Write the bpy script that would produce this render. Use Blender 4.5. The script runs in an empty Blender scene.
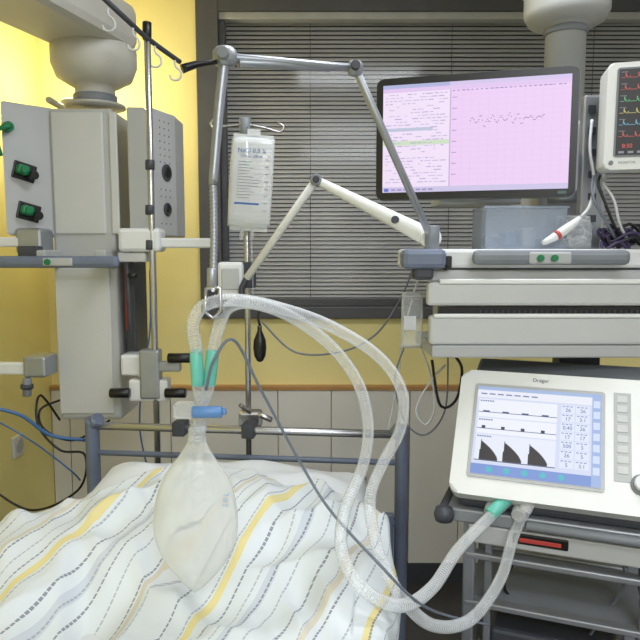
import bpy, bmesh, math, random
from mathutils import Vector, Matrix, noise
random.seed(4)
sc=bpy.context.scene
try: sc.view_settings.view_transform='Standard'
except Exception: pass
CAMZ=1.6; PITCH=math.radians(6); F=640.0
cs,sn=math.cos(PITCH),math.sin(PITCH)
def P(px,py,Y):
    a=(px-320)/F; b=(320-py)/F
    d=Vector((a, cs+b*sn, -sn+b*cs))
    d*=Y/d.y
    return Vector((d.x,d.y,CAMZ+d.z))
def lin(c):
    return c/12.92 if c<=0.04045 else ((c+0.055)/1.055)**2.4
def rgb(r,g,b): return (lin(r/255),lin(g/255),lin(b/255),1)
def mat(name,c,rough=.5,metal=0,emit=0,alpha=1,trans=0,var=.06,sss=0,scale=12,bump=0,edge=None):
    m=bpy.data.materials.new(name); m.use_nodes=True
    nt=m.node_tree; b=nt.nodes['Principled BSDF']
    col=rgb(*c)
    tc=nt.nodes.new('ShaderNodeTexCoord'); n=nt.nodes.new('ShaderNodeTexNoise'); n.inputs['Scale'].default_value=scale
    nt.links.new(tc.outputs['Object'],n.inputs['Vector'])
    r=nt.nodes.new('ShaderNodeValToRGB')
    r.color_ramp.elements[0].position=.3; r.color_ramp.elements[1].position=.7
    r.color_ramp.elements[0].color=tuple(x*(1-var) for x in col[:3])+(1,)
    r.color_ramp.elements[1].color=tuple(min(1,x*(1+var)) for x in col[:3])+(1,)
    nt.links.new(n.outputs['Fac'],r.inputs['Fac']); nt.links.new(r.outputs['Color'],b.inputs['Base Color'])
    b.inputs['Roughness'].default_value=rough; b.inputs['Metallic'].default_value=metal
    b.inputs['Alpha'].default_value=alpha; b.inputs['Transmission Weight'].default_value=trans
    if sss:
        b.inputs['Subsurface Weight'].default_value=sss; b.inputs['Subsurface Radius'].default_value=(.02,.02,.02)
    if edge:
        # wall of a thin clear tube looks denser where it is seen edge-on
        lw=nt.nodes.new('ShaderNodeLayerWeight'); lw.inputs['Blend'].default_value=.5
        mr=nt.nodes.new('ShaderNodeMapRange'); mr.inputs['To Min'].default_value=edge[0]; mr.inputs['To Max'].default_value=edge[1]
        nt.links.new(lw.outputs['Facing'],mr.inputs['Value']); nt.links.new(mr.outputs['Result'],b.inputs['Alpha'])
    if emit:
        for l in list(nt.links):
            if l.to_socket==b.inputs['Base Color']: nt.links.remove(l)
        b.inputs['Base Color'].default_value=(0.02,0.02,0.02,1)
        nt.links.new(r.outputs['Color'],b.inputs['Emission Color'])
        b.inputs['Emission Strength'].default_value=emit
    if bump:
        bp=nt.nodes.new('ShaderNodeBump'); bp.inputs['Strength'].default_value=bump; bp.inputs['Distance'].default_value=.01
        nt.links.new(n.outputs['Fac'],bp.inputs['Height']); nt.links.new(bp.outputs['Normal'],b.inputs['Normal'])
    return m
def E(name,loc):
    e=bpy.data.objects.new(name,None); e.empty_display_size=.05; e.location=loc
    sc.collection.objects.link(e); return e
def link(me,name,m,par,smooth=False):
    o=bpy.data.objects.new(name,me); sc.collection.objects.link(o)
    if m: me.materials.append(m)
    if smooth:
        for p in me.polygons: p.use_smooth=True
    if par:
        o.parent=par; o.matrix_parent_inverse=Matrix.Translation(-Vector(par.location))
    return o
def mesh(name,v,f,m,par=None,smooth=False):
    me=bpy.data.meshes.new(name); me.from_pydata([tuple(x) for x in v],[],f); me.update()
    bm=bmesh.new(); bm.from_mesh(me); bmesh.ops.recalc_face_normals(bm,faces=bm.faces); bm.to_mesh(me); bm.free()
    return link(me,name,m,par,smooth)
def box(name,lo,hi,m,par=None,M=None,bev=.004,seg=2):
    lo=Vector(lo);hi=Vector(hi); c=(lo+hi)/2; s=hi-lo
    bm=bmesh.new(); bmesh.ops.create_cube(bm,size=1)
    for v in bm.verts: v.co=Vector((v.co.x*s.x,v.co.y*s.y,v.co.z*s.z))+c
    b=min(bev,min(abs(s.x),abs(s.y),abs(s.z))*.45)
    if b>0: bmesh.ops.bevel(bm,geom=bm.edges[:],offset=b,segments=seg,affect='EDGES',profile=.5)
    if M is not None: bm.transform(M)
    bmesh.ops.recalc_face_normals(bm,faces=bm.faces)
    me=bpy.data.meshes.new(name); bm.to_mesh(me); bm.free()
    return link(me,name,m,par)
def PB(name,x0,y0,x1,y1,Y,d,m,par=None,bev=.004):
    a=P(x0,y0,Y); b=P(x1,y1,Y)
    return box(name,(a.x,Y,b.z),(b.x,Y+d,a.z),m,par,None,bev)
def frame(o,a,t=0):
    a=math.radians(a); t=math.radians(t)
    u=Vector((math.cos(a),-math.sin(a),0)); v=Vector((math.sin(a)*math.sin(t),math.cos(a)*math.sin(t),math.cos(t)))
    n=u.cross(v)
    return Matrix(((u.x,v.x,n.x,o[0]),(u.y,v.y,n.y,o[1]),(u.z,v.z,n.z,o[2]),(0,0,0,1)))
def prism(name,pts,z0,z1,m,par=None,M=None,bev=0):
    n=len(pts); v=[Vector((x,y,z0)) for x,y in pts]+[Vector((x,y,z1)) for x,y in pts]
    f=[list(range(n)),list(range(n,2*n))]+[[i,(i+1)%n,(i+1)%n+n,i+n] for i in range(n)]
    bm=bmesh.new(); vs=[bm.verts.new(x) for x in v]
    for q in f: bm.faces.new([vs[i] for i in q])
    if bev: bmesh.ops.bevel(bm,geom=bm.edges[:],offset=bev,segments=2,affect='EDGES',profile=.5)
    if M is not None: bm.transform(M)
    bmesh.ops.recalc_face_normals(bm,faces=bm.faces)
    me=bpy.data.meshes.new(name); bm.to_mesh(me); bm.free()
    return link(me,name,m,par)
def catmull(pts,step):
    out=[]; n=len(pts)
    for i in range(n-1):
        p0=pts[max(i-1,0)];p1=pts[i];p2=pts[i+1];p3=pts[min(i+2,n-1)]
        for k in range(16):
            t=k/16
            out.append(.5*((2*p1)+(-p0+p2)*t+(2*p0-5*p1+4*p2-p3)*t*t+(-p0+3*p1-3*p2+p3)*t**3))
    out.append(pts[-1]); return out
def resample(pts,step):
    L=[0]
    for a,b in zip(pts,pts[1:]): L.append(L[-1]+(b-a).length)
    n=max(2,int(L[-1]/step)); out=[]; j=0
    for i in range(n+1):
        s=L[-1]*i/n
        while j<len(L)-2 and L[j+1]<s: j+=1
        d=L[j+1]-L[j]; out.append(pts[j].lerp(pts[j+1],(s-L[j])/d if d>0 else 0))
    return out
def tube(name,pts,r,m,par=None,smooth=True,seg=12,corr=0,amp=.13,taper=None,step=.012,flat=None):
    pts=[Vector(p) for p in pts]
    if smooth and len(pts)>2: pts=catmull(pts,0)
    if corr: pts=resample(pts,corr/3)
    elif taper or (smooth and len(pts)>2): pts=resample(pts,step)
    n=len(pts); v=[]; f=[]
    t=(pts[1]-pts[0]).normalized()
    up=Vector((0,0,1)) if abs(t.z)<.9 else Vector((0,1,0))
    nn=(up-t*up.dot(t)).normalized()
    for i,p in enumerate(pts):
        a=pts[max(i-1,0)]; b=pts[min(i+1,n-1)]
        t=(b-a).normalized(); nn=(nn-t*nn.dot(t)).normalized(); bb=t.cross(nn)
        rr=r
        if taper: rr=taper(i/(n-1))
        if corr: rr=r*(1+(amp if i%3==0 else -amp*.6))
        for k in range(seg):
            A=2*math.pi*k/seg
            v.append(p+nn*math.cos(A)*rr+bb*math.sin(A)*rr*(flat or 1))
    for i in range(n-1):
        for k in range(seg):
            k2=(k+1)%seg; f.append([i*seg+k,i*seg+k2,(i+1)*seg+k2,(i+1)*seg+k])
    f.append(list(range(seg))); f.append([(n-1)*seg+k for k in range(seg)])
    o=mesh(name,v,f,m,par,True)
    for q in o.data.polygons:
        if len(q.vertices)>4: q.use_smooth=False
    return o
def cyl(name,a,b,r,m,par=None,seg=24):
    a=Vector(a);b=Vector(b); d=(b-a).normalized(); L=(b-a).length; c=min(r*.15,L*.2)
    pr=[(a,r-c),(a+d*c,r),(b-d*c,r),(b,r-c)]
    up=Vector((0,0,1)) if abs(d.z)<.9 else Vector((0,1,0))
    x=(up-d*up.dot(d)).normalized(); y=d.cross(x); v=[];f=[]
    for p,rr in pr:
        for k in range(seg):
            A=2*math.pi*k/seg; v.append(p+x*math.cos(A)*rr+y*math.sin(A)*rr)
    for i in range(3):
        for k in range(seg):
            k2=(k+1)%seg; f.append([i*seg+k,i*seg+k2,(i+1)*seg+k2,(i+1)*seg+k])
    f.append(list(range(seg))); f.append([3*seg+k for k in range(seg)])
    o=mesh(name,v,f,m,par)
    for q in o.data.polygons:
        if len(q.vertices)==4: q.use_smooth=True
    return o
def lathe(name,prof,o,m,par=None,seg=40,sx=1,sy=1,M=None):
    v=[];f=[]
    for r,z in prof:
        for k in range(seg):
            A=2*math.pi*k/seg; v.append(Vector((math.cos(A)*r*sx,math.sin(A)*r*sy,z)))
    n=len(prof)
    for i in range(n-1):
        for k in range(seg):
            k2=(k+1)%seg; f.append([i*seg+k,i*seg+k2,(i+1)*seg+k2,(i+1)*seg+k])
    f.append(list(range(seg))); f.append([(n-1)*seg+k for k in range(seg)])
    MM=Matrix.Translation(Vector(o)) @ (M or Matrix.Identity(4))
    return mesh(name,[MM@x for x in v],f,m,par,True)
def cushion(name,w,h,t,M,m,par=None,n=28,wr=0,pw=4):
    v=[];f=[]
    for s in (1,-1):
        for i in range(n+1):
            for j in range(n+1):
                a=-1+2*i/n; b=-1+2*j/n
                k=max(0,(1-abs(a)**pw)*(1-abs(b)**pw))**.5
                z=s*t/2*k
                if wr: z+=wr*k*noise.noise(Vector((a*2.2,b*2.2,s*3)))
                x=a*w/2*(1-.03*b*b); y=b*h/2*(1-.03*a*a)
                v.append(M@Vector((x,y,z)))
    N=(n+1)**2
    for s in (0,1):
        for i in range(n):
            for j in range(n):
                q=[s*N+i*(n+1)+j,s*N+(i+1)*(n+1)+j,s*N+(i+1)*(n+1)+j+1,s*N+i*(n+1)+j+1]
                f.append(q if s==0 else q[::-1])
    me=bpy.data.meshes.new(name); me.from_pydata([tuple(x) for x in v],[],f)
    bm=bmesh.new(); bm.from_mesh(me); bmesh.ops.remove_doubles(bm,verts=bm.verts,dist=1e-5); bmesh.ops.recalc_face_normals(bm,faces=bm.faces); bm.to_mesh(me); bm.free()
    return link(me,name,m,par,True)
def text(name,s,size,M,m,par=None,al='CENTER'):
    cu=bpy.data.curves.new(name,'FONT'); cu.body=s; cu.size=size; cu.align_x=al; cu.align_y='CENTER'
    o=bpy.data.objects.new(name+'_t',cu); sc.collection.objects.link(o)
    dg=bpy.context.evaluated_depsgraph_get(); dg.update()
    me=bpy.data.meshes.new_from_object(o.evaluated_get(dg)); bpy.data.objects.remove(o)
    me.transform(M); me.materials.clear()
    return link(me,name,m,par)
T=Matrix.Translation

# ---------- materials
yellow=mat('wall_yellow',(236,223,156),.75,var=.03,scale=3)
yellowL=mat('wall_yellow_side',(236,223,150),.75,var=.03,scale=3)
dado=mat('dado_laminate',(224,222,216),.5,var=.02,scale=4)
wood=mat('trim_wood',(178,134,82),.5)
floorm=mat('floor_linoleum',(62,60,60),.35,var=.15,scale=40)
ceilm=mat('ceiling_white',(228,228,226),.9,var=.02)
frameD=mat('window_frame_grey',(78,79,84),.45,var=.05)
frameL=mat('window_head_grey',(170,172,170),.5)
slat=mat('blind_slat',(180,181,180),.5,metal=0,var=.10,scale=3)
darkm=mat('dark_void',(70,70,70),.7)
white=mat('enamel_white',(216,218,219),.4,var=.02)
pale=mat('pendant_grey',(176,178,178),.45,var=.03,scale=5)
pale2=mat('pendant_panel',(194,196,195),.4,var=.02,scale=5)
greybl=mat('grey_blue_plastic',(106,116,136),.45)
grey=mat('mid_grey_plastic',(122,127,133),.5)
dgrey=mat('dark_grey_plastic',(60,63,70),.5)
black=mat('black_plastic',(14,14,16),.35)
chrome=mat('steel',(188,189,192),.25,metal=.9)
steel2=mat('brushed_steel',(156,160,166),.38,metal=.6)
beige=mat('arm_light_grey',(190,188,180),.5,var=.03)
green=mat('gas_green',(0,116,70),.4)
teal=mat('teal_connector',(112,208,190),.35,alpha=.85)
bluef=mat('filter_blue',(92,136,190),.4)
hosem=mat('hose_translucent',(236,240,242),.16,var=.02,edge=(.20,.80))
clearp=mat('clear_plastic',(224,228,230),.2,var=.02,edge=(.2,.75))
bagm=mat('breathing_bag_silicone',(234,237,234),.18,var=.03,scale=25,bump=.15,edge=(.28,.86))
ivm=mat('infusion_bag_film',(240,244,246),.12,var=.02,edge=(.42,.85))
redm=mat('red_plastic',(180,64,58),.4)
linen=mat('white_linen',(222,226,230),.85,var=.02,bump=.1)
brass=mat('warm_lamp',(255,224,170),.4,emit=3)
vent_w=mat('ventilator_casing',(226,228,226),.4,var=.02)
cablew=mat('cable_white',(202,204,206),.45)
cableg=mat('cable_grey',(106,114,126),.45)
cableb=mat('cable_black',(22,22,25),.45)
cablebl=mat('hose_blue',(66,108,160),.45)
purple=mat('cable_purple',(58,48,82),.5)

# ---------- room
WY=3.0; LX=-1.275; RX=2.5; FY=-2.6; CZ=2.85
wl=P(196,0,WY).x; wzb=P(0,318,WY).z; wzt=P(0,-5,WY).z; wr_=2.1
box('floor',(LX-.15,FY-.15,-.1),(RX+.15,WY+.3,0),floorm,bev=0)
box('ceiling',(LX-.15,FY-.15,CZ),(RX+.15,WY+.3,CZ+.1),ceilm,bev=0)
box('wall_left',(LX-.15,FY,0),(LX,WY+.2,CZ),yellowL,bev=0)
box('wall_right',(RX,FY,0),(RX+.15,WY+.2,CZ),dado,bev=0)
box('wall_front',(LX-.15,FY-.15,0),(RX+.15,FY,CZ),dado,bev=0)
wb=E('wall_back',((LX+RX)/2,WY+.1,0))
box('wall_left_part',(LX,WY,0),(wl,WY+.2,CZ),yellow,wb,bev=0)
box('wall_below',(wl,WY,0),(wr_,WY+.2,wzb),yellow,wb,bev=0)
box('wall_above',(wl,WY,wzt),(wr_,WY+.2,CZ),yellow,wb,bev=0)
box('wall_right_part',(wr_,WY,0),(RX,WY+.2,CZ),yellow,wb,bev=0)
# dado
dz=P(0,389,WY).z
dd=E('trim_1',(0,WY,dz/2))
xs=[LX+.002]+[P(p,0,WY-.03).x for p in (52,160,275,332,416,470,560)]+[RX-.002]
for i,(a,b) in enumerate(zip(xs,xs[1:])):
    box('dado_panel_%d'%i,(a+.002,WY-.03,.1),(b-.002,WY,dz),dado,dd,bev=.002)
box('trim_2',(LX,WY-.036,dz),(RX,WY,dz+.022),wood,bev=.003)
box('baseboard_back',(LX,WY-.034,0),(RX,WY,.1),dgrey,bev=.002)
box('baseboard_left',(LX,FY,0),(LX+.015,WY-.04,.1),dgrey,bev=.002)
# window
w=E('window_1',((wl+wr_)/2,WY,(wzb+wzt)/2))
fw=.10
box('frame_left',(wl,WY-.03,wzb),(wl+fw,WY+.06,wzt),frameD,w)
box('frame_left_inner',(wl+fw,WY,wzb+.06),(wl+fw+.025,WY+.07,wzt),frameD,w)
box('frame_right',(wr_-fw,WY-.03,wzb),(wr_,WY+.06,wzt),frameD,w)
box('frame_bottom',(wl+fw,WY-.03,wzb),(wr_-fw,WY+.06,wzb+.055),frameD,w)
box('frame_bottom_inner',(wl+fw,WY,wzb+.055),(wr_-fw,WY+.06,wzb+.095),frameD,w)
zt=P(0,20,WY).z
box('frame_top',(wl+fw,WY-.03,zt+.03),(wr_-fw,WY+.06,wzt),frameD,w)
box('frame_top_light',(wl+fw,WY-.012,zt),(wr_-fw,WY+.05,zt+.035),frameL,w)
gm=bpy.data.materials.new('window_glass'); gm.use_nodes=True; nt=gm.node_tree; nt.nodes.clear()
o_=nt.nodes.new('ShaderNodeOutputMaterial'); mx=nt.nodes.new('ShaderNodeMixShader'); tr=nt.nodes.new('ShaderNodeBsdfTransparent'); gl=nt.nodes.new('ShaderNodeBsdfGlossy'); fr=nt.nodes.new('ShaderNodeFresnel')
gl.inputs['Roughness'].default_value=.12; tr.inputs['Color'].default_value=(.98,.98,1,1); fr.inputs['IOR'].default_value=1.38
nt.links.new(fr.outputs[0],mx.inputs[0]);nt.links.new(tr.outputs[0],mx.inputs[1]);nt.links.new(gl.outputs[0],mx.inputs[2]);nt.links.new(mx.outputs[0],o_.inputs[0])
mesh('glass_pane',[(wl+fw,WY+.02,wzb+.06),(wr_-fw,WY+.02,wzb+.06),(wr_-fw,WY+.02,zt),(wl+fw,WY+.02,zt)],[[0,1,2,3]],gm,w)
box('outside_dark',(wl,WY+.17,wzb),(wr_,WY+.18,wzt),darkm,w,bev=0)
bm=bmesh.new(); z=wzb+.08
while z<zt+.02:
    dy=.0055; h=.0084
    x0,x1=wl+fw,wr_-fw; yc=WY+.06
    pr=[(-dy,-h),(-dy*.3,-h*.1),(dy*.4,h*.6),(dy,h)]
    vs=[[bm.verts.new((x,yc+a,z+b)) for a,b in pr] for x in (x0,x1)]
    for k in range(3): bm.faces.new([vs[0][k],vs[1][k],vs[1][k+1],vs[0][k+1]])
    z+=.0195
me=bpy.data.meshes.new('blind_slats'); bm.to_mesh(me); bm.free(); link(me,'blind_slats',slat,w,True)
for px in (310,455,600):
    x=P(px,0,WY).x; cyl('blind_cord',(x,WY+.046,wzb+.06),(x,WY+.046,zt),.0015,frameD,w,8)

# ---------- bed
BO=Vector((-.24,1.95,0)); BM=T(BO)@Matrix.Rotation(math.radians(-6),4,'Z')
bed=E('hospital_bed',BM@Vector((0,-1,0)))
def bb(name,lo,hi,m,bev=.004): return box(name,lo,hi,m,bed,BM,bev)
mz=.86
bb('mattress',(-.43,-2.02,.72),(.43,-.07,mz),linen,.03)
bb('bed_deck',(-.45,-2.03,.64),(.45,-.05,.72),grey,.01)
bb('chassis',(-.3,-1.8,.2),(.3,-.3,.3),grey,.01)
for y in (-.5,-1.5): bb('lift_column',(-.08,y-.08,.3),(.08,y+.08,.64),steel2,.01)
for x in (-.4,.4):
    for y in (-.25,-1.85):
        bb('wheel_leg',(x-.02,y-.02,.12),(x+.02,y+.02,.28),grey)
        a=BM@Vector((x-.02,y,.062)); b=BM@Vector((x+.02,y,.062)); cyl('caster',a,b,.062,dgrey,bed)
for y in (-.25,-1.75): bb('chassis_cross',(-.42,y-.03,.22),(.42,y+.03,.28),grey)
def hb(y,zt,nm):
    for s in (-1,1):
        q=[BM@Vector((s*.492,y,.3)),BM@Vector((s*.492,y,zt-.06)),BM@Vector((s*.488,y,zt-.02)),BM@Vector((s*.468,y,zt+.002))]
        tube(nm+'_post',q,.030,greybl,bed,seg=16,flat=.7)
    for z,r,mm in ((zt-.022,.0125,chrome),(zt-.11,.009,greybl),(zt-.3,.012,greybl)):
        cyl(nm+'_bar',BM@Vector((-.48,y,z)),BM@Vector((.48,y,z)),r,mm,bed)
hb(0,1.072,'headboard'); hb(-2.08,.95,'footboard')
bb('headboard_panel',(-.47,-.012,.45),(.47,.012,.80),greybl)
for x in (-.20,.02): bb('rail_clamp',(x-.02,-.03,1.03),(x+.02,.03,1.075),dgrey)
cushion('pillow_1',.80,.42,.13,BM@T((.0,-.27,.906))@Matrix.Rotation(math.radians(9),4,'X'),linen,bed,wr=.05)
# duvet cover with stripes
bl=bpy.data.materials.new('striped_duvet_cover'); bl.use_nodes=True; nt=bl.node_tree; bs=nt.nodes['Principled BSDF']; bs.inputs['Roughness'].default_value=.9
uv=nt.nodes.new('ShaderNodeUVMap'); sp=nt.nodes.new('ShaderNodeSeparateXYZ'); nt.links.new(uv.outputs[0],sp.inputs[0])
def mth(op,a,b=None):
    n=nt.nodes.new('ShaderNodeMath'); n.operation=op
    for i,x in enumerate((a,b)):
        if x is None: continue
        if isinstance(x,(int,float)): n.inputs[i].default_value=x
        else: nt.links.new(x,n.inputs[i])
    return n.outputs[0]
def ramp(inp,stops):
    r=nt.nodes.new('ShaderNodeValToRGB'); cr=r.color_ramp; cr.interpolation='CONSTANT'
    cr.elements[0].position=stops[0][0]; cr.elements[0].color=stops[0][1]
    cr.elements[1].position=stops[1][0]; cr.elements[1].color=stops[1][1]
    for p_,c_ in stops[2:]:
        e=cr.elements.new(p_); e.color=c_
    nt.links.new(inp,r.inputs[0]); return r.outputs[0]
W=rgb(218,224,227);Yb=rgb(226,213,152);Be=rgb(212,206,190);Li=rgb(200,207,215)
r1=ramp(mth('FRACT',mth('MULTIPLY',sp.outputs['X'],1/.34)),[(0,W),(.12,Be),(.16,W),(.42,Yb),(.47,W),(.70,Li),(.76,W)])
K0=(0,0,0,1);K1_=(1,1,1,1)
r2=ramp(mth('FRACT',mth('MULTIPLY',sp.outputs['X'],1/.155)),[(0,K0),(.10,K1_),(.130,K0),(.33,(.6,.6,.6,1)),(.355,K0),(.52,K1_),(.550,K0),(.78,(.65,.65,.65,1)),(.803,K0)])
dash=mth('GREATER_THAN',mth('FRACT',mth('MULTIPLY',sp.outputs['Y'],1/.012)),.22)
fac=mth('MULTIPLY',mth('MULTIPLY',r2,dash),.8)
mxr=nt.nodes.new('ShaderNodeMixRGB'); nt.links.new(fac,mxr.inputs[0]); nt.links.new(r1,mxr.inputs[1]); mxr.inputs[2].default_value=rgb(112,116,130)
nt.links.new(mxr.outputs[0],bs.inputs['Base Color'])
def sst(x): x=max(0,min(1,x)); return x*x*(3-2*x)
NX,NY=190,280; v=[];uvs=[];f=[]
R=.07
for j in range(NY+1):
    for i in range(NX+1):
        s=-.72+1.40*i/NX; t=j/NY
        hw=.475 if s<0 else .435
        end=-.17-.30*sst((-s-.10)/.42)-.16*sst((s-.16)/.3)+.03*noise.noise(Vector((s*5,0,7)))
        y=-2.0+(end+2.0)*t
        a=abs(s); sg=1 if s>=0 else -1
        if a<hw-R: x=a; dr=0
        elif a<hw-R+R*math.pi/2:
            th=(a-hw+R)/R; x=hw-R+R*math.sin(th); dr=R*(1-math.cos(th))
        else: x=hw+ .02*(a-hw); dr=R+(a-(hw-R+R*math.pi/2))
        x+=.022
        top=.908+.062*sst((y+.85)/.45)+.026*math.exp(-((s-.12)/.14)**2-((y+.36)/.2)**2)+.022*math.exp(-((s+.16)/.13)**2-((y+.36)/.2)**2)
        wq=noise.noise(Vector((s*2.3,y*1.8,1)))*.6
        n1=noise.noise(Vector(((s*5+y*3.2)+wq*3,(y*2.0-s),3)))
        rd=(1-abs(n1)*2.4)
        nb=noise.noise(Vector(((s*6-y*4)+wq*2,(y*2.5+s*2),23)))
        rd2=(1-abs(nb)*2.6)
        nc=noise.noise(Vector(((s*11+y*5)+wq*4,(y*3.5-s*2),41)))
        rd3=(1-abs(nc)*2.4)
        n2=noise.noise(Vector((s*15+y*7,y*6,8)))
        n3=noise.noise(Vector((s*4,y*4,12)))
        hgt=.027*rd+.021*rd2+.012*rd3+.008*n2+.016*n3-.024
        near=math.exp(-((s+.0)/.16)**2-((y+.78)/.16)**2)
        top-=.03*near
        e=sst((1-t)/.03)
        z=top+hgt-dr; z=z*e+(mz+.03-dr)*(1-e) if dr<.02 else z-.03*(1-e)
        if dr>0: x+=.016*n3+.02*n1*min(1,dr/.1)
        q=BM@Vector((sg*x,y,max(z,.5))); v.append(q)
        ang=math.radians(14)
        uvs.append((s*math.cos(ang)-y*math.sin(ang)+.060*wq+.024*n1+.018*nb+.008*nc+5, y+5))
for j in range(NY):
    for i in range(NX):
        f.append([j*(NX+1)+i,j*(NX+1)+i+1,(j+1)*(NX+1)+i+1,(j+1)*(NX+1)+i])
me=bpy.data.meshes.new('duvet'); me.from_pydata([tuple(q) for q in v],[],f)
ul=me.uv_layers.new(name='UVMap')
for lp in me.loops: ul.data[lp.index].uv=uvs[lp.vertex_index]
duv=link(me,'striped_duvet',bl,None,True)
so=duv.modifiers.new('s','SOLIDIFY'); so.thickness=.012; so.offset=-1

# ---------- left ceiling supply pendant
pd=E('ceiling_supply_pendant',P(85,110,2.25))
Yp=2.15
PB('column',47,108,122,420,Yp,.22,pale,pd,.012)
PB('front_panel_upper',50,112,106,234,Yp-.006,.01,pale2,pd,.004)
PB('front_panel_upper_side',108,112,120,234,Yp-.006,.01,pale2,pd,.004)
PB('front_panel_lower',54,268,114,414,Yp-.006,.01,pale2,pd,.004)
zt0=P(0,107,Yp).z; zb0=P(0,236,Yp).z
lx0=P(-6,0,2.05).x; lx1=P(46,0,Yp).x
prism('left_wing',[(lx0,2.05),(lx1,Yp+.01),(lx1,2.4),(lx0,2.4)],zb0,zt0,pale,pd,bev=.008)
rx0=P(123,0,Yp).x; rx1=P(170,0,2.25).x
prism('right_wing',[(rx0,Yp-.005),(P(149,0,Yp).x,Yp+.0),(rx1,2.28),(rx1,2.42),(rx0,2.42)],zb0,zt0,pale,pd,bev=.006)
pa=Vector((P(149,0,Yp).x,Yp,0)); pb=Vector((rx1,2.28,0)); dr_=(pb-pa).normalized(); nr=Vector((dr_.y,-dr_.x,0))
for k,zz in enumerate((P(0,170,Yp).z,P(0,208,Yp).z)):
    c=pa.lerp(pb,.55); c.z=zz; cyl('socket_ring_%d'%k,c-nr*.002,c+nr*.006,.028-.006*k,dgrey,pd); cyl('socket_core_%d'%k,c,c+nr*.008,.018-.005*k,black,pd)
for k in range(16):
    for q in (.3,.5,.7):
        if 7<=k<=9 or 12<=k<=14: continue
        c=pa.lerp(pb,q); c.z=P(0,118+k*7,Yp).z; cyl('vent_dot',c-nr*.002,c+nr*.002,.003,grey,pd,6)
PB('lower_side_panel',124,262,137,360,Yp+.03,.15,dgrey,pd)
PB('orange_strip',124,262,127,330,Yp+.02,.01,redm,pd)
ga=Vector((lx0,2.05,0)); gb=Vector((lx1,Yp+.01,0)); gd=(gb-ga).normalized(); gn=Vector((gd.y,-gd.x,0))
for k,(px,py) in enumerate(((17,172),(20,212))):
    c=ga.lerp(gb,.40+.05*k); c.z=P(0,py,2.1).z
    Mx=Matrix(((gd.x,0,gn.x,c.x),(gd.y,0,gn.y,c.y),(0,1,gn.z,c.z),(0,0,0,1)))@Matrix.Rotation(math.radians(-14),4,'Z')
    box('outlet_plate_%d'%k,(-.036,-.028,-.003),(.036,.028,.006),black,pd,Mx,.008)
    box('outlet_body_%d'%k,(-.030,-.014,.0),(.008,.016,.035),green,pd,Mx,.008)
    cyl('outlet_ring_%d'%k,Mx@Vector((-.011,.001,.03)),Mx@Vector((-.011,.001,.042)),.012,green,pd)
    cyl('outlet_knob_%d'%k,Mx@Vector((.020,-.008,0)),Mx@Vector((.020,-.008,.045)),.014,black,pd)
cc=ga.lerp(gb,.10); cc.z=P(0,127,2.05).z
tube('green_hose',[cc,cc+gn*.04,cc+gn*.05+Vector((-.05,0,-.02)),cc+gn*.03+Vector((-.03,0,-.09))],.007,green,pd)
cyl('green_plug',cc-gn*.003,cc+gn*.03,.016,green,pd)
cx=P(92,0,2.28).x
zc=[P(0,y,2.28).z for y in (108,100,88,84,58,50)]
lathe('collar',[(.10,zc[0]),(.10,zc[0]+.008),(.068,zc[0]+.010),(.066,zc[2]),(.078,zc[2]+.003),(.125,zc[2]+.03),(.142,zc[3]+.06),(.142,zc[5]),(.13,zc[5]+.012)],(cx,2.28,0),beige,pd)
lathe('collar_ring',[(.068,zc[1]-.02),(.073,zc[1]-.017),(.073,zc[1]+.012),(.066,zc[1]+.015)],(cx,2.28,0),grey,pd)
zb=zc[5]
A=Vector((cx+.03,2.34,0)); B=Vector((-1.08,1.25,0)); d=(B-A).normalized(); sd=Vector((-d.y,d.x,0))
pts=[A-sd*.13,B-sd*.15,B+sd*.15,A+sd*.13]
prism('ceiling_arm',[(p.x,p.y) for p in pts],zb,zb+.15,beige,pd,bev=.03)
cyl('ceiling_anchor',(B.x+.01,B.y+.12,zb+.1),(B.x+.01,B.y+.12,CZ),.11,beige,pd,40)
Yr=2.0
PB('handle_bar',-30,256,118,268,Yr,.03,greybl,pd,.014)
PB('handle_bar_inset',42,258,72,266,Yr-.004,.01,pale,pd)
cyl('handle_button',P(48,262,Yr),P(48,262,Yr)-Vector((0,.01,0)),.010,green,pd)
for px in (40,100): PB('handle_mount',px-6,250,px+6,268,Yr+.03,.13,pale,pd)
PB('left_bracket',14,228,42,254,2.06,.1,steel2,pd,.01)
PB('left_rail',-30,237,20,247,2.06,.025,white,pd,.006)
PB('left_clamp',17,246,38,258,2.03,.05,dgrey,pd)
PB('right_bracket',117,228,160,252,2.08,.09,white,pd,.012)
PB('right_rail',124,238,212,248,2.1,.02,white,pd,.006)
PB('right_bracket_lower',117,252,146,262,2.1,.06,white,pd,.006)
for y in (256,278): cyl('cable_tie',P(133,y,2.12),P(133,y,2.12)+Vector((0,0,.015)),.018,black,pd)
PB('lower_left_rail',-30,363,24,375,2.06,.03,white,pd,.006)
PB('lower_left_clamp',22,357,46,378,2.05,.1,steel2,pd,.008)
cyl('lower_left_knob',P(27,378,2.05),P(27,396,2.05),.014,grey,pd)
cyl('lower_left_knob2',P(27,384,2.05),P(27,389,2.05),.02,dgrey,pd)
PB('lower_right_mount',120,355,146,376,2.1,.08,white,pd,.008)
PB('lower_right_mount2',128,380,168,402,2.08,.06,white,pd,.008)
PB('lower_right_bar',146,362,180,372,2.08,.03,steel2,pd,.005)
for (a,b,c,d_) in ((168,358,190,358),(110,393,130,393),(165,393,186,393)):
    cyl('clamp_knob',P(a,b,2.07),P(c,d_,2.07),.016,black,pd)
PB('clamp_block',138,350,160,400,2.075,.05,steel2,pd,.008)
ul_=Vector((-.98,2.62,P(0,92,2.6).z))
cyl('uplight_housing',(ul_.x,ul_.y,ul_.z-.10),(ul_.x,ul_.y,ul_.z-.03),.05,pale,pd)
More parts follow.
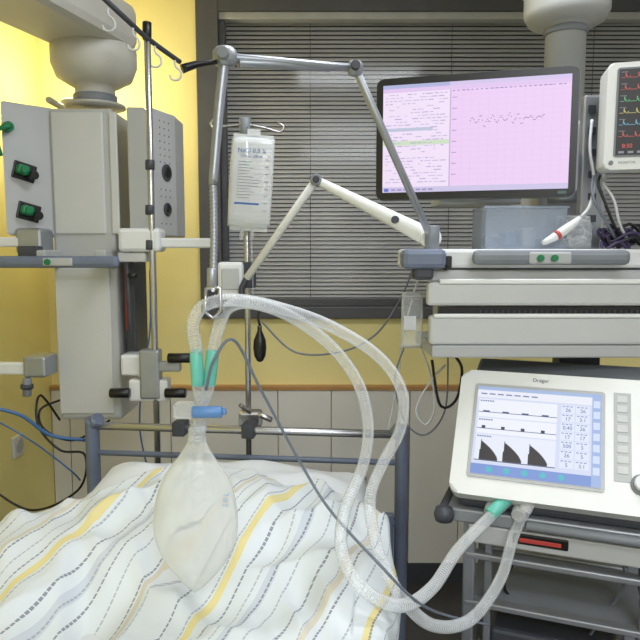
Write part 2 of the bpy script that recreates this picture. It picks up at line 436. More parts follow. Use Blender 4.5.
cyl('uplight_lens',(ul_.x,ul_.y,ul_.z-.03),(ul_.x,ul_.y,ul_.z-.025),.042,brass,pd)
cyl('uplight_bracket',(ul_.x,2.38,ul_.z-.08),(ul_.x,2.6,ul_.z-.08),.012,pale,pd)

# left pole
lp=E('infusion_pole',P(152,250,2.09))
cyl('pole',P(147,28,2.09),P(158,470,2.09),.0105,chrome,lp)
cyl('pole_cap',P(147,22,2.09),P(147,40,2.09),.014,black,lp)
cyl('second_rod',P(126,250,2.12),P(132,350,2.12),.008,dgrey,lp)
tube('hook_rail',[P(95,-10,1.9),P(125,18,1.97),P(147,38,2.08),P(180,62,2.2)],.008,dgrey,lp)
for i,(px,py,Y) in enumerate(((108,8,1.93),(133,28,2.0),(155,46,2.1),(175,60,2.18))):
    p=P(px,py,Y)
    tube('hook_%d'%i,[p,p+Vector((0,0,-.02)),p+Vector((.018,0,-.036)),p+Vector((.015,0,-.060)),p+Vector((-.010,0,-.064)),p+Vector((-.018,0,-.048))],.0035,cablew,lp,seg=8)
for py in (160,205,240): cyl('pole_joint',P(150,py,2.09),P(150,py+10,2.09),.015,dgrey,lp)

# middle pole with infusion bag
mp=E('infusion_stand',P(248,300,2.08))
Ym=2.06
cyl('rod',P(246,118,Ym),P(249,470,Ym),.0095,chrome,mp)
cyl('rod_lower',P(249,470,Ym),Vector((P(249,470,Ym).x,Ym,.62)),.012,chrome,mp)
box('bed_mount',(P(249,0,Ym).x-.02,Ym-.18,.64),(P(249,0,Ym).x+.02,Ym+.02,.68),grey,mp)
cyl('rod_top',P(245,118,Ym),P(245,138,Ym),.018,grey,mp)
tube('hook_left',[P(246,124,Ym),P(225,126,Ym),P(213,128,Ym),P(211,122,Ym),P(216,119,Ym)],.004,chrome,mp,seg=8)
tube('hook_right',[P(246,124,Ym),P(265,128,Ym),P(280,132,Ym),P(284,126,Ym),P(277,123,Ym)],.004,chrome,mp,seg=8)
PB('lower_clamp',238,412,262,428,Ym-.03,.05,chrome,mp,.01)
cyl('clamp_lever_l',P(250,412,Ym-.03),P(240,405,Ym-.06),.007,chrome,mp)
cyl('clamp_screw',P(258,414,Ym-.03),P(272,420,Ym-.03),.009,chrome,mp)
PB('mid_clamp',243,262,255,288,Ym-.02,.04,dgrey,mp)
ib=E('infusion_bag',P(250,180,Ym-.05))
c=P(251,183,Ym-.05)
MM=T(c)@Matrix.Rotation(math.radians(4),4,'Y')@Matrix.Rotation(math.radians(90),4,'X')
cushion('bag_body',.135,.28,.045,MM,ivm,ib,n=20,pw=5)
box('bag_seal_top',(-.062,.122,-.003),(.062,.146,.003),ivm,ib,MM,.002)
box('bag_seal_bottom',(-.058,-.148,-.003),(.058,-.13,.003),ivm,ib,MM,.002)
for x in (-.02,.012): cyl('bag_port',MM@Vector((x,-.14,0)),MM@Vector((x,-.175,0)),.006,clearp,ib)
box('bag_top_tab',(-.02,.14,-.004),(.02,.162,.004),ivm,ib,MM,.002)
dk=mat('print_ink',(60,100,160),.6); dk2=mat('print_ink_grey',(110,124,140),.6)
text('label_title','NaCl 0,9 %',.019,MM@T((0,.094,.0240)),dk,ib)
text('label_sub','Infusion 1000 ml',.010,MM@T((0,.078,.0240)),dk,ib)
for k in range(13):
    ln=random.uniform(.03,.075)
    box('label_line_%d'%k,(-.04,.06-k*.009,.0222),(-.04+ln,.0613-k*.009,.0232),dk2,ib,MM,0)
box('label_bar',(-.045,-.068,.0212),(.03,-.062,.0225),dk,ib,MM,0)
for k in range(8): box('scale_mark_%d'%k,(.043,.07-k*.022,.0210),(.055,.0715-k*.022,.0222),dk2,ib,MM,0)
tube('bag_hanger',[P(247,128,Ym-.03),MM@Vector((0,.15,.0))],.003,chrome,ib,smooth=False,seg=6)
tube('drip_line',[MM@Vector((.012,-.17,0)),P(252,258,2.0),P(253,290,2.0),P(252,305,2.02)],.002,clearp,ib,seg=6)

# ---------- hose support arm 1
a1=E('hose_support_arm',P(355,70,1.45))
J1=P(225,57,1.32);J2=P(355,68,1.45);J3=P(432,240,1.58)
cyl('link_top',J1,J2,.0085,steel2,a1)
cyl('link_top_sleeve',P(238,63,1.33),P(330,67,1.43),.0095,steel2,a1)
cyl('link_down',J2,J3,.009,steel2,a1)
lathe('joint_1',[(.004,-.02),(.019,-.017),(.024,-.008),(.024,.010),(.017,.018),(.004,.020)],J1,steel2,a1)
cyl('joint_1_knob',J1+Vector((0,-.015,0)),J1+Vector((0,-.035,0)),.012,grey,a1)
lathe('joint_2',[(.004,-.018),(.014,-.015),(.018,-.006),(.018,.008),(.012,.014),(.004,.016)],J2,steel2,a1)
cyl('joint_2_knob',J2,J2+Vector((0,-.03,0)),.010,dgrey,a1)
tube('lever',[P(217,62,1.3),P(198,64,1.29),P(182,69,1.28)],.006,black,a1,taper=lambda t:.004+.005*t)
tube('drop_rod',[J1,P(219,110,1.31),P(214,170,1.29),P(213,185,1.29)],.009,steel2,a1,taper=lambda t:.011-.002*t)
tube('gooseneck',[P(213,183,1.29),P(214,230,1.27),P(213,285,1.25)],.0075,steel2,a1,corr=.008,amp=.12)
cyl('ferrule',P(212,268,1.25),P(212,290,1.25),.010,steel2,a1)
tube('hose_clip',[P(206,288,1.2),P(205,312,1.2),P(213,318,1.2),P(221,312,1.2),P(220,288,1.2),P(206,288,1.2)],.0035,chrome,a1,smooth=False,seg=8)
cyl('hose_clip_pin',P(213,290,1.195),P(213,290,1.25),.004,chrome,a1)
cyl('base_joint',J3+Vector((0,0,-.03)),J3+Vector((0,0,.035)),.018,grey,a1)
# arm 2
a2=E('articulated_sensor_arm',P(380,210,1.7))
K1=P(430,238,1.64);K2=P(316,180,1.75);K3=P(247,278,1.9)
tube('arm_white',[K1,K2],.02,vent_w,a2,taper=lambda t:.024-.013*t,flat=.7)
cyl('arm_end',K1+Vector((0,-.022,0)),K1+Vector((0,.022,0)),.026,vent_w,a2)
cyl('arm_end_cap',K1+Vector((0,-.026,0)),K1+Vector((0,-.02,0)),.014,dgrey,a2)
cyl('arm_foot',K1,K1+Vector((.0,.0,-.035)),.012,grey,a2)
p=K1.lerp(K2,.3); cyl('arm_pivot',p+Vector((0,-.02,0)),p+Vector((0,.02,0)),.010,dgrey,a2)
cyl('arm_elbow',K2+Vector((0,-.015,0)),K2+Vector((0,.015,0)),.016,grey,a2)
cyl('arm_elbow_cap',K2+Vector((0,-.02,0)),K2+Vector((0,-.012,0)),.009,black,a2)
cyl('arm_rod',K2,K3,.011,vent_w,a2)
tube('arm_hook',[K3,P(241,292,1.9),P(246,302,1.9)],.010,dgrey,a2)
dv=E('sensor_box',P(232,280,1.93)); PB('casing',217,262,243,300,1.92,.04,white,dv,.01)
PB('casing_face',221,268,239,290,1.915,.01,pale,dv,.004)

# ---------- breathing circuit
bc=E('breathing_circuit',P(210,390,1.23))
HR=.0122
tube('hose_inspiratory',[P(213,352,1.23),P(218,330,1.23),P(228,308,1.24),P(252,303,1.26),P(290,316,1.3),P(330,345,1.34),P(358,383,1.35),P(368,425,1.35),P(363,465,1.32),P(345,510,1.26),P(342,552,1.19),P(362,588,1.15),P(400,606,1.17),P(432,588,1.24),P(458,550,1.32),P(492,515,1.39),P(508,500,1.42)],HR,hosem,bc,corr=.0055,amp=.09)
tube('hose_expiratory',[P(197,352,1.22),P(193,325,1.2),P(204,306,1.2),P(232,300,1.22),P(275,307,1.27),P(330,326,1.34),P(378,356,1.38),P(402,392,1.38),P(400,430,1.37),P(382,465,1.34),P(370,500,1.29),P(378,550,1.23),P(400,595,1.2),P(432,625,1.24),P(470,620,1.30),P(500,580,1.35),P(514,535,1.39),P(530,502,1.40)],HR,hosem,bc,corr=.0055,amp=.09)
cyl('teal_cuff_1',P(196,350,1.22),P(198,386,1.22),.0125,teal,bc)
cyl('teal_cuff_2',P(213,350,1.23),P(209,386,1.225),.0125,teal,bc)
cyl('teal_port_1',P(490,515,1.39),P(508,497,1.42),.015,teal,bc)
cyl('teal_port_2',P(524,512,1.40),P(531,498,1.41),.015,cablew,bc)
cyl('y_leg_1',P(197,382,1.22),P(201,402,1.22),.0115,clearp,bc)
cyl('y_leg_2',P(210,382,1.225),P(204,402,1.22),.0115,clearp,bc)
cyl('y_stem',P(202,398,1.22),P(198,438,1.22),.013,clearp,bc)
cyl('y_collar',P(199,424,1.22),P(198,432,1.22),.016,clearp,bc)
cyl('blue_filter',P(192,412,1.195),P(222,412,1.2),.0115,bluef,bc)
cyl('filter_port',P(222,412,1.2),P(226,411,1.2),.007,bluef,bc)
PB('elbow_block',172,404,194,420,1.2,.03,clearp,bc,.006)
# bag
top=P(197,436,1.21); pf=[(436,9),(446,11),(457,18),(470,28),(485,36),(502,41),(520,43),(537,42),(553,36),(568,26),(580,15),(588,7),(592,1)]
def dense(pf):
    out=[]
    for i in range(len(pf)-1):
        for k in range(4):
            t=k/4; p0=pf[max(i-1,0)][1];p1=pf[i][1];p2=pf[i+1][1];p3=pf[min(i+2,len(pf)-1)][1]
            r=.5*(2*p1+(-p0+p2)*t+(2*p0-5*p1+4*p2-p3)*t*t+(-p0+3*p1-3*p2+p3)*t**3)
            out.append((pf[i][0]+(pf[i+1][0]-pf[i][0])*t,r))
    return out+[pf[-1]]
prof=[(r*1.21/640,P(198,y,1.21).z-top.z) for y,r in dense(pf)]
bag=E('breathing_bag',top)
BR=Matrix.Rotation(math.radians(2),4,'Y')
ob=lathe('bag_body',prof,top,bagm,bag,sx=1,sy=.62,seg=56,M=BR)
for q in ob.data.vertices:
    loc=q.co-top; A=math.atan2(loc.y/.62,loc.x); k=1+.022*math.cos(4*A+.6)*min(1,-loc.z/.06)+.02*noise.noise(q.co*22)
    q.co=Vector((top.x+loc.x*k,top.y+loc.y*k,q.co.z))
for s in (-1,1):
    tube('bag_seam',[top+BR@Vector((s*r*1.01,0,z)) for r,z in prof[4::3]],.0014,bagm,bag,seg=6)
lathe('bag_neck',[(.013,-.012),(.0165,-.01),(.0165,.014),(.014,.018)],top,clearp,bag)
text('bag_mark','2.0 L',.014,T(P(226,500,1.158))@Matrix.Rotation(math.radians(25),4,'Z')@Matrix.Rotation(math.radians(80),4,'X')@Matrix.Rotation(math.radians(80),4,'Z'),bluef,bag)

bbm=E('blood_pressure_bulb',P(260,345,2.0))
oz=P(260,362,2.0)
lathe('bulb',[(.002,0),(.010,.004),(.018,.02),(.021,.045),(.019,.07),(.011,.09),(.007,.10),(.007,.115),(.002,.116)],oz,black,bbm)
tube('bulb_tube',[P(260,326,2.0),P(258,316,2.0),P(262,306,2.0),P(268,300,2.03)],.004,cableb,bbm,seg=8)
lt=E('gas_sampling_line',P(300,450,1.4))
tube('line',[P(206,390,1.2),P(214,360,1.19),P(234,340,1.22),P(262,392,1.26),P(300,462,1.3),P(330,510,1.26),P(380,565,1.16),P(415,600,1.18),P(445,615,1.28),P(490,625,1.35)],.0030,cableg,lt,seg=8)
h1=E('blood_pressure_hose',P(340,352,1.95))
tube('hose',[P(262,322,2.0),P(295,352,2.0),P(340,352,1.95),P(375,335,1.9),P(400,300,1.88),P(412,270,1.88)],.003,cableg,h1,seg=6)
h2=E('hanging_cables',P(430,400,1.75))
tube('cable_1',[P(420,345,1.75),P(432,380,1.75),P(434,410,1.75),P(425,425,1.75),P(416,410,1.75),P(428,385,1.75),P(445,365,1.75)],.003,cablew,h2,seg=6)
tube('cable_2',[P(405,345,1.75),P(395,380,1.75),P(404,420,1.75),P(425,435,1.75),P(445,410,1.75),P(448,355,1.75)],.0025,cableg,h2,seg=6)
tube('cable_3',[P(455,356,1.75),P(462,370,1.75),P(456,400,1.75),P(440,405,1.75),P(432,360,1.75)],.004,cableb,h2,seg=8)
tube('cable_4',[P(412,300,1.75),P(402,340,1.76),P(398,380,1.78),P(388,430,1.8)],.0025,cablew,h2,seg=8)
sb=E('suction_collection_bag',P(411,320,1.70))
MM=T(P(412,320,1.62))@Matrix.Rotation(math.radians(90),4,'X')
cushion('pouch',.055,.145,.025,MM,clearp,sb,n=14)
PB('pouch_label',404,316,416,330,1.602,.002,cablew,sb,0)
tube('pouch_strap',[P(414,292,1.62),P(420,275,1.6),P(424,262,1.58)],.003,cablew,sb,seg=6)

lc=E('supply_cables',P(50,440,2.1))
tube('blue_hose',[P(-20,405,2.0),P(20,415,2.05),P(50,435,2.1),P(85,440,2.15)],.006,cablebl,lc)
tube('black_cable_1',[P(60,420,2.2),P(40,395,2.15),P(38,425,2.1),P(60,450,2.1),P(85,455,2.1),P(78,490,2.15),P(30,510,2.2),P(-20,480,2.2)],.004,cableb,lc,seg=8)
tube('black_cable_2',[P(110,420,2.2),P(75,440,2.15),P(45,430,2.1),P(40,410,2.15),P(60,400,2.2)],.004,cableb,lc,seg=8)
tube('grey_cable',[P(-20,412,2.1),P(30,440,2.1),P(70,470,2.15),P(80,480,2.2)],.003,cablebl,lc,seg=8)
tube('column_cable',[P(150,270,2.15),P(150,330,2.12),P(142,380,2.1),P(140,430,2.15),P(148,470,2.15)],.003,cablebl,lc,seg=8)
so_=E('wall_socket',P(2,447,2.55)); 
sy=2.62; sz=P(0,447,2.6).z
box('plate',(LX,sy-.045,sz-.045),(LX+.012,sy+.045,sz+.045),white,so_,None,.004)
cyl('socket_face',(LX+.010,sy,sz),(LX+.016,sy,sz),.03,pale,so_)

# ---------- right: ceiling equipment carrier with drawers
Yd=1.55
du=E('equipment_drawer_pendant',P(560,300,1.75))
PBx=lambda n,x0,y0,x1,y1,Y,d,m,b=.004: PB(n,x0,y0,x1,y1,Y,d,m,du,b)
xr=702
PBx('counter',404,249,xr+14,268,Yd-.01,.13,white,.008)
PBx('counter_rear',450,249,xr+14,268,Yd+.11,.22,white,.004)
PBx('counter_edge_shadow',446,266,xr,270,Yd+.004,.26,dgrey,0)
PBx('carcass',452,268,xr-4,356,Yd+.02,.26,pale,.004)
PBx('drawer_1_top',430,270,xr,281,Yd-.002,.03,pale,.004)
PBx('drawer_1',428,282,xr,306,Yd-.012,.035,pale2,.008)
PBx('drawer_1_lip',440,279,xr,284,Yd-.018,.012,vent_w,.003)
PBx('gap_dark',440,307,xr-4,317,Yd+.002,.03,black,0)
PBx('drawer_2',430,316,xr,345,Yd-.012,.035,pale2,.008)
PBx('drawer_2_lip',434,314,xr,318,Yd-.018,.012,vent_w,.003)
PBx('bottom_plate',432,345,xr,358,Yd-.004,.28,pale,.005)
for k in range(38):
    x=480+k*5.6; PBx('basket_rib',x,310,x+1.2,314,Yd-.0,.004,dgrey,.0)
PBx('corner_grip',403,249,447,269,Yd-.045,.06,greybl,.012)
PBx('corner_grip_2',414,266,434,280,Yd-.03,.05,dgrey,.008)
PBx('side_rail',446,256,452,268,Yd-.03,.03,black,.003)
PBx('handle',474,250,632,265,Yd-.06,.03,grey,.012)
for px in (492,620): PBx('handle_mount',px-10,252,px+8,263,Yd-.035,.04,grey,.004)
PBx('handle_inset',530,252,572,264,Yd-.066,.01,pale,.006)
for px in (541,555): cyl('handle_button',P(px,258,Yd-.064),P(px,258,Yd-.075),.008,green,du)
ccx=P(567,0,1.98).x; cy=1.98
z_=lambda y:P(0,y,cy).z
lathe('ceiling_column',[(.058,z_(250)),(.058,z_(28)),(.075,z_(27)),(.11,z_(22)),(.122,z_(14)),(.122,z_(-5)),(.128,z_(-8)),(.13,CZ)],(ccx,cy,0),pale,du)
cyl('column_ring',(ccx,cy,z_(36)),(ccx,cy,z_(29)),.064,grey,du)
PBx('column_housing',540,120,604,252,1.84,.16,pale,.012)
PBx('rear_bracket',560,190,604,200,1.75,.1,steel2,.003)
PBx('screen_mount',440,196,520,204,1.75,.14,pale,.004)
PBx('mount_bar',500,150,560,172,1.76,.1,dgrey,.004)
PBx('vertical_rail',585,95,600,250,1.70,.03,steel2,.004)
for k in range(6): PBx('rail_slot',589,105+k*22,596,112+k*22,1.696,.01,dgrey,0)
PBx('drop_post',560,356,600,372,1.72,.06,dgrey,.004)

# shelf items
bn=E('storage_bin',P(520,228,1.66))
a=P(482,207,1.66); b=P(560,248,1.66); z0=P(0,249,Yd-.01).z+.001
bx0,bx1,by0,by1=a.x,b.x,1.62,1.76; bh=a.z
bmat=mat('bin_translucent',(166,178,194),.25,alpha=.42)
box('bin_base',(bx0,by0,z0),(bx1,by1,z0+.004),bmat,bn,None,.001)
box('bin_front',(bx0,by0,z0),(bx1,by0+.003,bh),bmat,bn,None,.001)
box('bin_back',(bx0,by1-.003,z0),(bx1,by1,bh),bmat,bn,None,.001)
box('bin_left',(bx0,by0,z0),(bx0+.003,by1,bh),bmat,bn,None,.001)
box('bin_right',(bx1-.003,by0,z0),(bx1,by1,bh),bmat,bn,None,.001)
box('bin_rim',(bx0-.005,by0-.005,bh-.006),(bx1+.005,by0+.002,bh),bmat,bn,None,.002)
for k in range(4):
    x=bx0+.012+k*.045; box('bin_content_%d'%k,(x,by0+.03,z0+.005),(x+.035,by0+.09,z0+.03+.012*(k%3)),[dgrey,cablebl,cablew,grey][k],bn,None,.005)
pl=E('plastic_pouch',P(572,228,1.64))
cushion('pouch_body',.09,.085,.04,T((P(579,0,1.64).x+.012,1.645,z0+.043))@Matrix.Rotation(math.radians(80),4,'X'),clearp,pl,n=22,wr=.03)
pbm=E('ultrasound_probe',P(566,228,1.57))
tube('probe_body',[P(543,243,1.57),P(556,236,1.575),P(572,225,1.58),P(580,218,1.585)],.01,white,pbm,taper=lambda t:.006+.006*math.sin(t*3.0))
cyl('probe_band',P(556,236,1.572),P(559,234.2,1.574),.0122,redm,pbm)
tube('probe_cable',[P(580,218,1.585),P(590,205,1.59),P(594,180,1.62),P(590,150,1.66),P(592,120,1.69)],.004,cablew,pbm,seg=8)
cb=E('coiled_cables',P(618,236,1.6))
for k in range(9):
    c0=P(620+random.uniform(-6,10),240,1.58+.01*k); rr=random.uniform(.022,.042)
    c0.z=z0+.006+.008*(k%4)
    q=[c0+Vector((math.cos(t)*rr*1.3,math.sin(t)*rr*.6,.012*math.sin(3*t)+.01*k*.3)) for t in [i*.6 for i in range(12)]]
    tube('coil_%d'%k,q,.004,[purple,cableb,purple][k%3],cb,seg=8)
for k,(x,mm) in enumerate(((594,cableg),(600,cableb),(606,cablew))):
    tube('lead_%d'%k,[P(x,176,1.62),P(x-2,184,1.6),P(x+k*4,200,1.58),P(x+14,225,1.58),P(x+22,240,1.6)],.0035,mm,cb,seg=8)

_em={}
def em(c,s=1.0):
    k=(c,s)
    if k not in _em: _em[k]=mat('display_%d_%d_%d'%c,c,.5,emit=s,var=.0)
    return _em[k]
# ---------- desktop monitor
ang=15
mo=P(376,200,1.715)
W_=.492; H_=.308
MF=frame((mo.x,1.715,mo.z),ang,0)
mn=E('computer_monitor',MF@Vector((W_/2,H_/2,0)))
def rrect(w0,h0,w1,h1,r,n=6):
    pts=[]
    for cx_,cy_,a0 in ((w1-r,h1-r,0),(w0+r,h1-r,90),(w0+r,h0+r,180),(w1-r,h0+r,270)):
        for k in range(n+1):
            a=math.radians(a0+90*k/n); pts.append((cx_+r*math.cos(a),cy_+r*math.sin(a)))
    return pts
prism('casing',rrect(0,0,W_,H_,.018),-.035,0,black,mn,MF,bev=.002)
box('mount_back',(W_*.4,.1,-.13),(W_*.6,.22,-.034),dgrey,mn,MF)
prism('bezel_edge',rrect(-.002,-.002,W_+.002,H_+.002,.02),-.03,-.006,grey,mn,MF)
sx0,sx1,sy0,sy1=.017,W_-.017,.018,H_-.018
# all small display marks of one colour are merged into one mesh
class Layer:
    def __init__(s): s.d={}
    def add(s,c,st,M,x0,y0,x1,y1,z):
        v,f=s.d.setdefault((c,st),([],[])); n=len(v)
        v.extend([M@Vector(q) for q in ((x0,y0,z),(x1,y0,z),(x1,y1,z),(x0,y1,z))]); f.append([n,n+1,n+2,n+3])
    def build(s,par):
        for i,((c,st),(v,f)) in enumerate(s.d.items()): mesh('display_marks_%d'%i,v,f,em(c,st),par)
SW=sx1-sx0; SH=sy1-sy0
LM=Layer()
def ms(u0,v0,u1,v1,c,z): LM.add(c,1.0,MF,sx0+u0*SW,sy1-v1*SH,sx0+u1*SW,sy1-v0*SH,z)
ms(0,0,1,1,(232,202,240),.0006)
ms(0,0,1,.035,(206,192,230),.0012); ms(.0,.035,1,.07,(220,192,234),.0012)
ms(0,.07,.37,.95,(236,220,244),.0012)
ms(.0,.52,.37,.56,(200,218,190),.0018); ms(.02,.40,.28,.43,(184,192,214),.0018); ms(0,.95,1,1,(200,192,226),.0012)
ms(0,.0,.37,.034,(170,174,216),.0016)
ms(.372,.07,.378,.95,(190,170,208),.0018)
for r in range(30):
    v0=.09+r*.028; u=.015
    dens=.75 if r%7<4 else .35
    while u<.34:
        L=random.uniform(.008,.04)
        if random.random()<dens: ms(u,v0,min(.36,u+L),v0+.007,random.choice([(186,172,206),(196,182,214),(160,150,192)]),.0024)
        u+=L+.008
for k in range(13):
    ms(.39+k*.047,.10,.3912+k*.047,.94,(218,190,228),.0018)
for k in range(16): ms(.385,.12+k*.052,.995,.122+k*.052,(218,190,228),.0018)
for k in range(24): ms(.385+k*.025,.078,.385+k*.025+random.uniform(.008,.02),.088,(160,144,188),.0022)
for k in range(60):
    u=.48+k*.0065; vv=.36+.13*noise.noise(Vector((k*.3,1,1)))
    ms(u,vv,u+.0066,vv+.007,(140,112,160),.0024)
for k in range(8): ms(.385,.14+k*.1,.41,.147+k*.1,(160,144,188),.0024)
ms(.01,.962,.035,.992,(90,110,200),.0024)
for k in range(7): ms(.05+k*.035,.968,.075+k*.035,.985,(160,140,188),.0024)
LM.build(mn)
text('badge','EIZO',.009,MF@T((W_-.03,.009,.0008)),em((150,200,190),.6),mn)

# ---------- patient monitor
pmo=P(603,170,1.52); PF=frame(pmo,14,-2)
pm=E('patient_monitor',PF@Vector((.15,.12,0)))
prism('casing',rrect(0,0,.30,.238,.014),-.10,0,vent_w,pm,PF,bev=.004)
prism('bezel',rrect(.020,.028,.280,.226,.006),-.004,.003,grey,pm,PF)
box('screen',(.024,.032,.003),(.276,.222,.0036),em((20,20,24),.6),pm,PF,0)
LP=Layer()
cols=[(214,90,84),(214,90,84),(100,200,134),(214,206,120),(116,190,214),(214,100,92)]
for k,c in enumerate(cols):
    yb=.203-k*.026
    for i in range(84):
        x=.028+i*.0022; ph=i%12
        hh={4:.010,5:.004,8:.003}.get(ph,0); 
        LP.add(c,.8,PF,x,yb+hh*.3,x+.0022,yb+hh+.0011,.0040)
    text('value_%d'%k,['78','120','98','16','37','80'][k],.018,PF@T((.245,yb+.006,.0045)),em(c,.9),pm)
    LP.add((130,130,140),.8,PF,.028,yb+.012,.042,yb+.0135,.0040)
for k in range(10): LP.add((150,150,160),.8,PF,.03+k*.02,.036,.042+k*.02,.041,.0040)
LP.build(pm)
text('readout','8:50',.013,PF@T((.048,.052,.0045)),em((214,90,84),1.0),pm)
cyl('indicator',PF@Vector((.016,.016,0)),PF@Vector((.016,.016,.004)),.005,grey,pm)
text('badge','MONITOR',.008,PF@T((.05,.015,.0006)),grey,pm)
box('mount',(.05,.05,-.2),(.2,.2,-.10),dgrey,pm,PF)

# ---------- ventilator
vo=P(470,473,1.45); VA=21; VF=frame(vo,VA,35); VU=frame(vo,VA,0)
ve=E('medical_ventilator',VF@Vector((.18,.1,-.1)))
prism('front_shell',rrect(-.045,-.05,.43,.265,.022),-.045,0,vent_w,ve,VF,bev=.008)
a=math.radians(VA); n_=Vector((-math.sin(a),-math.cos(a),0)); u_=Vector((math.cos(a),-math.sin(a),0))
MX=Matrix(((n_.x,0,-u_.x,vo.x),(n_.y,0,-u_.y,vo.y),(0,1,0,vo.z),(0,0,0,1)))
prism('rear_housing',[(.005,-.052),(-.01,-.04),(-.165,.20),(-.30,.225),(-.36,.21),(-.36,-.052)],-.405,.02,grey,ve,MX,bev=.01)
prism('screen_bezel',rrect(-.008,-.008,.288,.228,.008),-.002,.003,pale,ve,VF)
VW,VH=.28,.22
LV=Layer()
def vs_(u0,v0,u1,v1,c,z=.0045,s=1.0): LV.add(c,s,VF,u0*VW,VH-v1*VH,u1*VW,VH-v0*VH,z)
vs_(0,0,1,1,(208,214,238),.0036)
vs_(0,0,.93,.04,(160,182,220),.0045); vs_(0,.04,.93,.13,(230,232,243)); vs_(0,.89,.93,1,(118,146,208)); vs_(.93,.0,1,1,(156,178,222),.0052)
vs_(.02,.15,.66,.36,(234,237,246)); vs_(.02,.37,.66,.55,(234,237,246)); vs_(.02,.56,.66,.86,(226,231,244))
for y0 in (.30,.49): vs_(.02,y0,.66,y0+.007,(50,66,116),.0055)
vs_(.02,.845,.66,.855,(50,66,116),.0055)
for k in range(4):
    u=.06+k*.16
    vs_(u,.46,u+.03,.49,(30,40,80),.0055); vs_(u,.285,u+.055,.30,(60,76,126),.0055)
for r in range(3):
    for k in range(6): vs_(.03+.02*k,[.165,.385,.575][r],.045+.02*k,[.18,.40,.59][r],(110,126,170),.0055)
for base in (.06,.25,.45):
    n=22
    for i in range(n):
        t=i/n; h=.215*(1-t)**.6 if i>1 else .11*(i+1)
        u=base+t*.150; vs_(u,.845-h,u+.151/n,.845,(38,24,36),.0060,.7)
for r in range(7):
    for c_ in range(2):
        u=.69+c_*.115; v0=.15+r*.10
        vs_(u,v0,u+.107,v0+.09,(220,228,244)) 
        for q in range(3): vs_(u+.01+q*.03,v0+.012,u+.03+q*.03,v0+.022,(120,138,184),.0056)
        text('num',random.choice(['17','12','26','500','0,40','5','98','3.1']),.0120,VF@T(((u+.055)*VW,VH-(v0+.058)*VH,.0056)),em((50,80,156),1.0),ve)
for k in range(7): vs_(.03+k*.07,.08,.08+k*.07,.095,(110,124,170),.0055)
for r in range(7): vs_(.94,.08+r*.12,.99,.16+r*.12,(206,218,242),.006)
LV.build(ve)
for k in range(5):
    x=(.15+k*.14)*VW; y=VH*.058
    cyl('soft_knob_%d'%k,VF@Vector((x,y,.004)),VF@Vector((x,y,.0056)),.0072,em((84,190,204),.9),ve)
text('brand_label','Dräger',.013,VF@T((.145,.247,.001)),mat('logo_blue',(40,50,90),.5),ve)
keyb=mat('key_grey',(192,195,194),.5)
for k in range(8): box('side_key_%d'%k,(.312,.205-k*.024,-.001),(.336,.222-k*.024,.003),keyb,ve,VF,.002)
box('key_strip',(.306,.02,-.001),(.342,.23,.0012),pale,ve,VF,.002)
cyl('rotary_knob',VF@Vector((.362,.018,0)),VF@Vector((.362,.018,.022)),.017,white,ve)
cyl('rotary_knob_base',VF@Vector((.362,.018,0)),VF@Vector((.362,.018,.006)),.023,grey,ve)
for k in range(5): box('right_key_%d'%k,(.372,.10+k*.026,-.001),(.398,.118+k*.026,.003),keyb,ve,VF,.002)
text('model_mark','VENT',.010,VF@T((.375,-.024,.001)),grey,ve)
box('base_block',(-.03,-.085,-.34),(.42,-.050,-.005),dgrey,ve,VU,.012)
for x in (.055,.115): cyl('gas_port',VU@Vector((x,-.072,-.03)),VU@Vector((x-.004,-.08,.02)),.016,pale,ve)
# trolley
tl=E('ventilator_trolley',VU@Vector((.18,-.6,-.17)))
def tb(nm,lo,hi,m,bev=.004): return box(nm,lo,hi,m,tl,VU,bev)
cyl('push_handle',VU@Vector((-.06,-.103,.02)),VU@Vector((-.06,-.103,-.36)),.015,dgrey,tl)
lathe('handle_end',[(.004,-.02),(.02,-.015),(.024,0),(.02,.015),(.004,.02)],VU@Vector((-.055,-.10,.02)),dgrey,tl)
cyl('handle_front',VU@Vector((.13,-.100,.018)),VU@Vector((.43,-.100,.018)),.011,grey,tl)
tb('top_tray',(-.05,-.118,-.36),(.43,-.086,.01),steel2)
tb('top_tray_front',(.0,-.165,-.01),(.40,-.12,.006),pale)
tb('label_plate',(.10,-.150,.004),(.22,-.125,.010),black); tb('label_red',(.115,-.144,.009),(.205,-.134,.012),redm)
fz=-vo.z
for x in (.0,.385):
    for z in (-.03,-.33): tb('leg',(x-.014,fz+.12,z-.014),(x+.014,-.118,z+.014),steel2,.005)
tb('leg_front_extra',(.035,fz+.12,-.05),(.052,-.12,-.03),steel2,.003)
for y in (-.20,-.32,-.60):
    tb('crossbar_front',(-.01,y-.016,-.045),(.40,y,-.015),steel2); tb('crossbar_back',(-.01,y-.012,-.34),(.40,y,-.32),steel2)
tb('shelf_mid',(-.005,-.335,-.335),(.39,-.325,-.02),grey)
tb('compressor',(.05,-.585,-.3),(.34,-.40,-.05),dgrey,.01); tb('shelf_low',(-.005,-.60,-.335),(.39,-.59,-.02),steel2)
tb('base_left',(-.04,fz+.10,-.42),(.0,fz+.13,.12),grey,.01); tb('base_right',(.385,fz+.10,-.42),(.425,fz+.13,.12),grey,.01)
tb('base_cross',(-.04,fz+.10,-.2),(.42,fz+.13,-.12),grey,.01)
for x in (-.02,.405):
    for z in (-.38,.08):
        cyl('caster',VU@Vector((x-.014,fz+.051,z)),VU@Vector((x+.014,fz+.051,z)),.05,dgrey,tl)
        tb('caster_fork',(x-.02,fz+.05,z-.015),(x+.02,fz+.11,z+.015),grey)
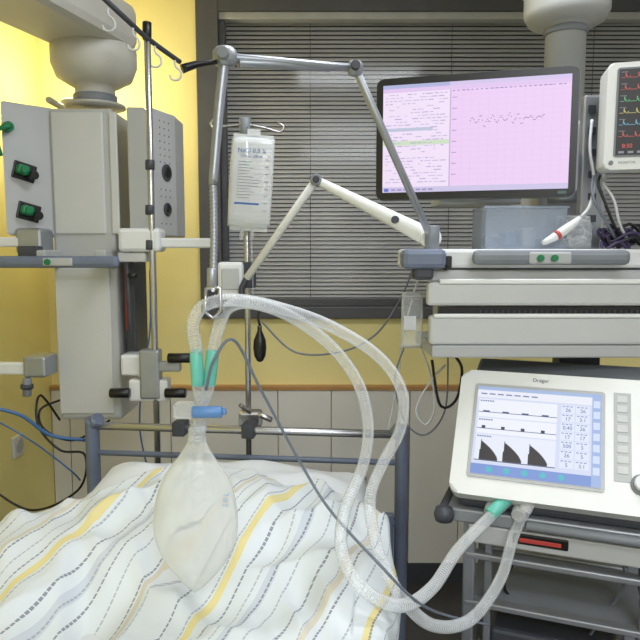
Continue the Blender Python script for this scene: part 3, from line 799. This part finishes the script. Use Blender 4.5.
tube('power_cable_loop',[P(515,560,1.5),P(505,590,1.5),P(540,612,1.5),P(600,608,1.5),P(640,600,1.5),P(670,560,1.5)],.004,cableb,tl,seg=8)
tube('white_cable_loop',[P(560,545,1.75),P(585,570,1.75),P(580,610,1.75),P(555,618,1.75),P(545,590,1.75),P(575,560,1.75)],.004,cablew,tl,seg=8)
tube('grey_cable_loop',[P(610,520,1.5),P(625,580,1.45),P(600,620,1.45),P(580,650,1.45)],.004,cableg,tl,seg=8)

# ---------- ceiling lamps, all out of view
def lamp(x,y,sx,sy,pw,col=(.89,.935,1)):
    e=E('unseen_ceiling_lamp',(x,y,CZ-.03))
    box('housing',(x-sx/2-.03,y-sy/2-.03,CZ-.04),(x+sx/2+.03,y+sy/2+.03,CZ),white,e)
    box('diffuser',(x-sx/2,y-sy/2,CZ-.045),(x+sx/2,y+sy/2,CZ-.041),em((250,250,255),2.0),e,None,0)
    l=bpy.data.lights.new('lamp_light','AREA'); l.shape='RECTANGLE'; l.size=sx;l.size_y=sy;l.energy=pw;l.color=col
    o=bpy.data.objects.new('lamp_light',l); sc.collection.objects.link(o); o.location=(x,y,CZ-.06); o.parent=e; o.matrix_parent_inverse=T(-Vector(e.location))
lamp(.5,-.4,1.2,.6,24); lamp(.5,-1.8,1.4,.6,60); lamp(.35,1.5,1.0,.3,17)  # second lamp is added behind the camera to brighten upright surfaces
l=bpy.data.lights.new('uplight','POINT'); l.energy=9; l.color=(1,.90,.58); l.shadow_soft_size=.05
o=bpy.data.objects.new('uplight',l); sc.collection.objects.link(o); o.location=ul_+Vector((0,.1,.03)); o.parent=pd; o.matrix_parent_inverse=T(-Vector(pd.location))
wd=bpy.data.worlds.new('World'); sc.world=wd; wd.use_nodes=True
wd.node_tree.nodes['Background'].inputs[0].default_value=(.8,.85,1,1); wd.node_tree.nodes['Background'].inputs[1].default_value=.3
# camera
cd=bpy.data.cameras.new('camera'); cd.sensor_width=36; cd.lens=36; cd.clip_start=.05
co=bpy.data.objects.new('camera',cd); sc.collection.objects.link(co); co.location=(0,0,CAMZ); co.rotation_euler=(math.radians(90)-PITCH,0,0)
sc.camera=co
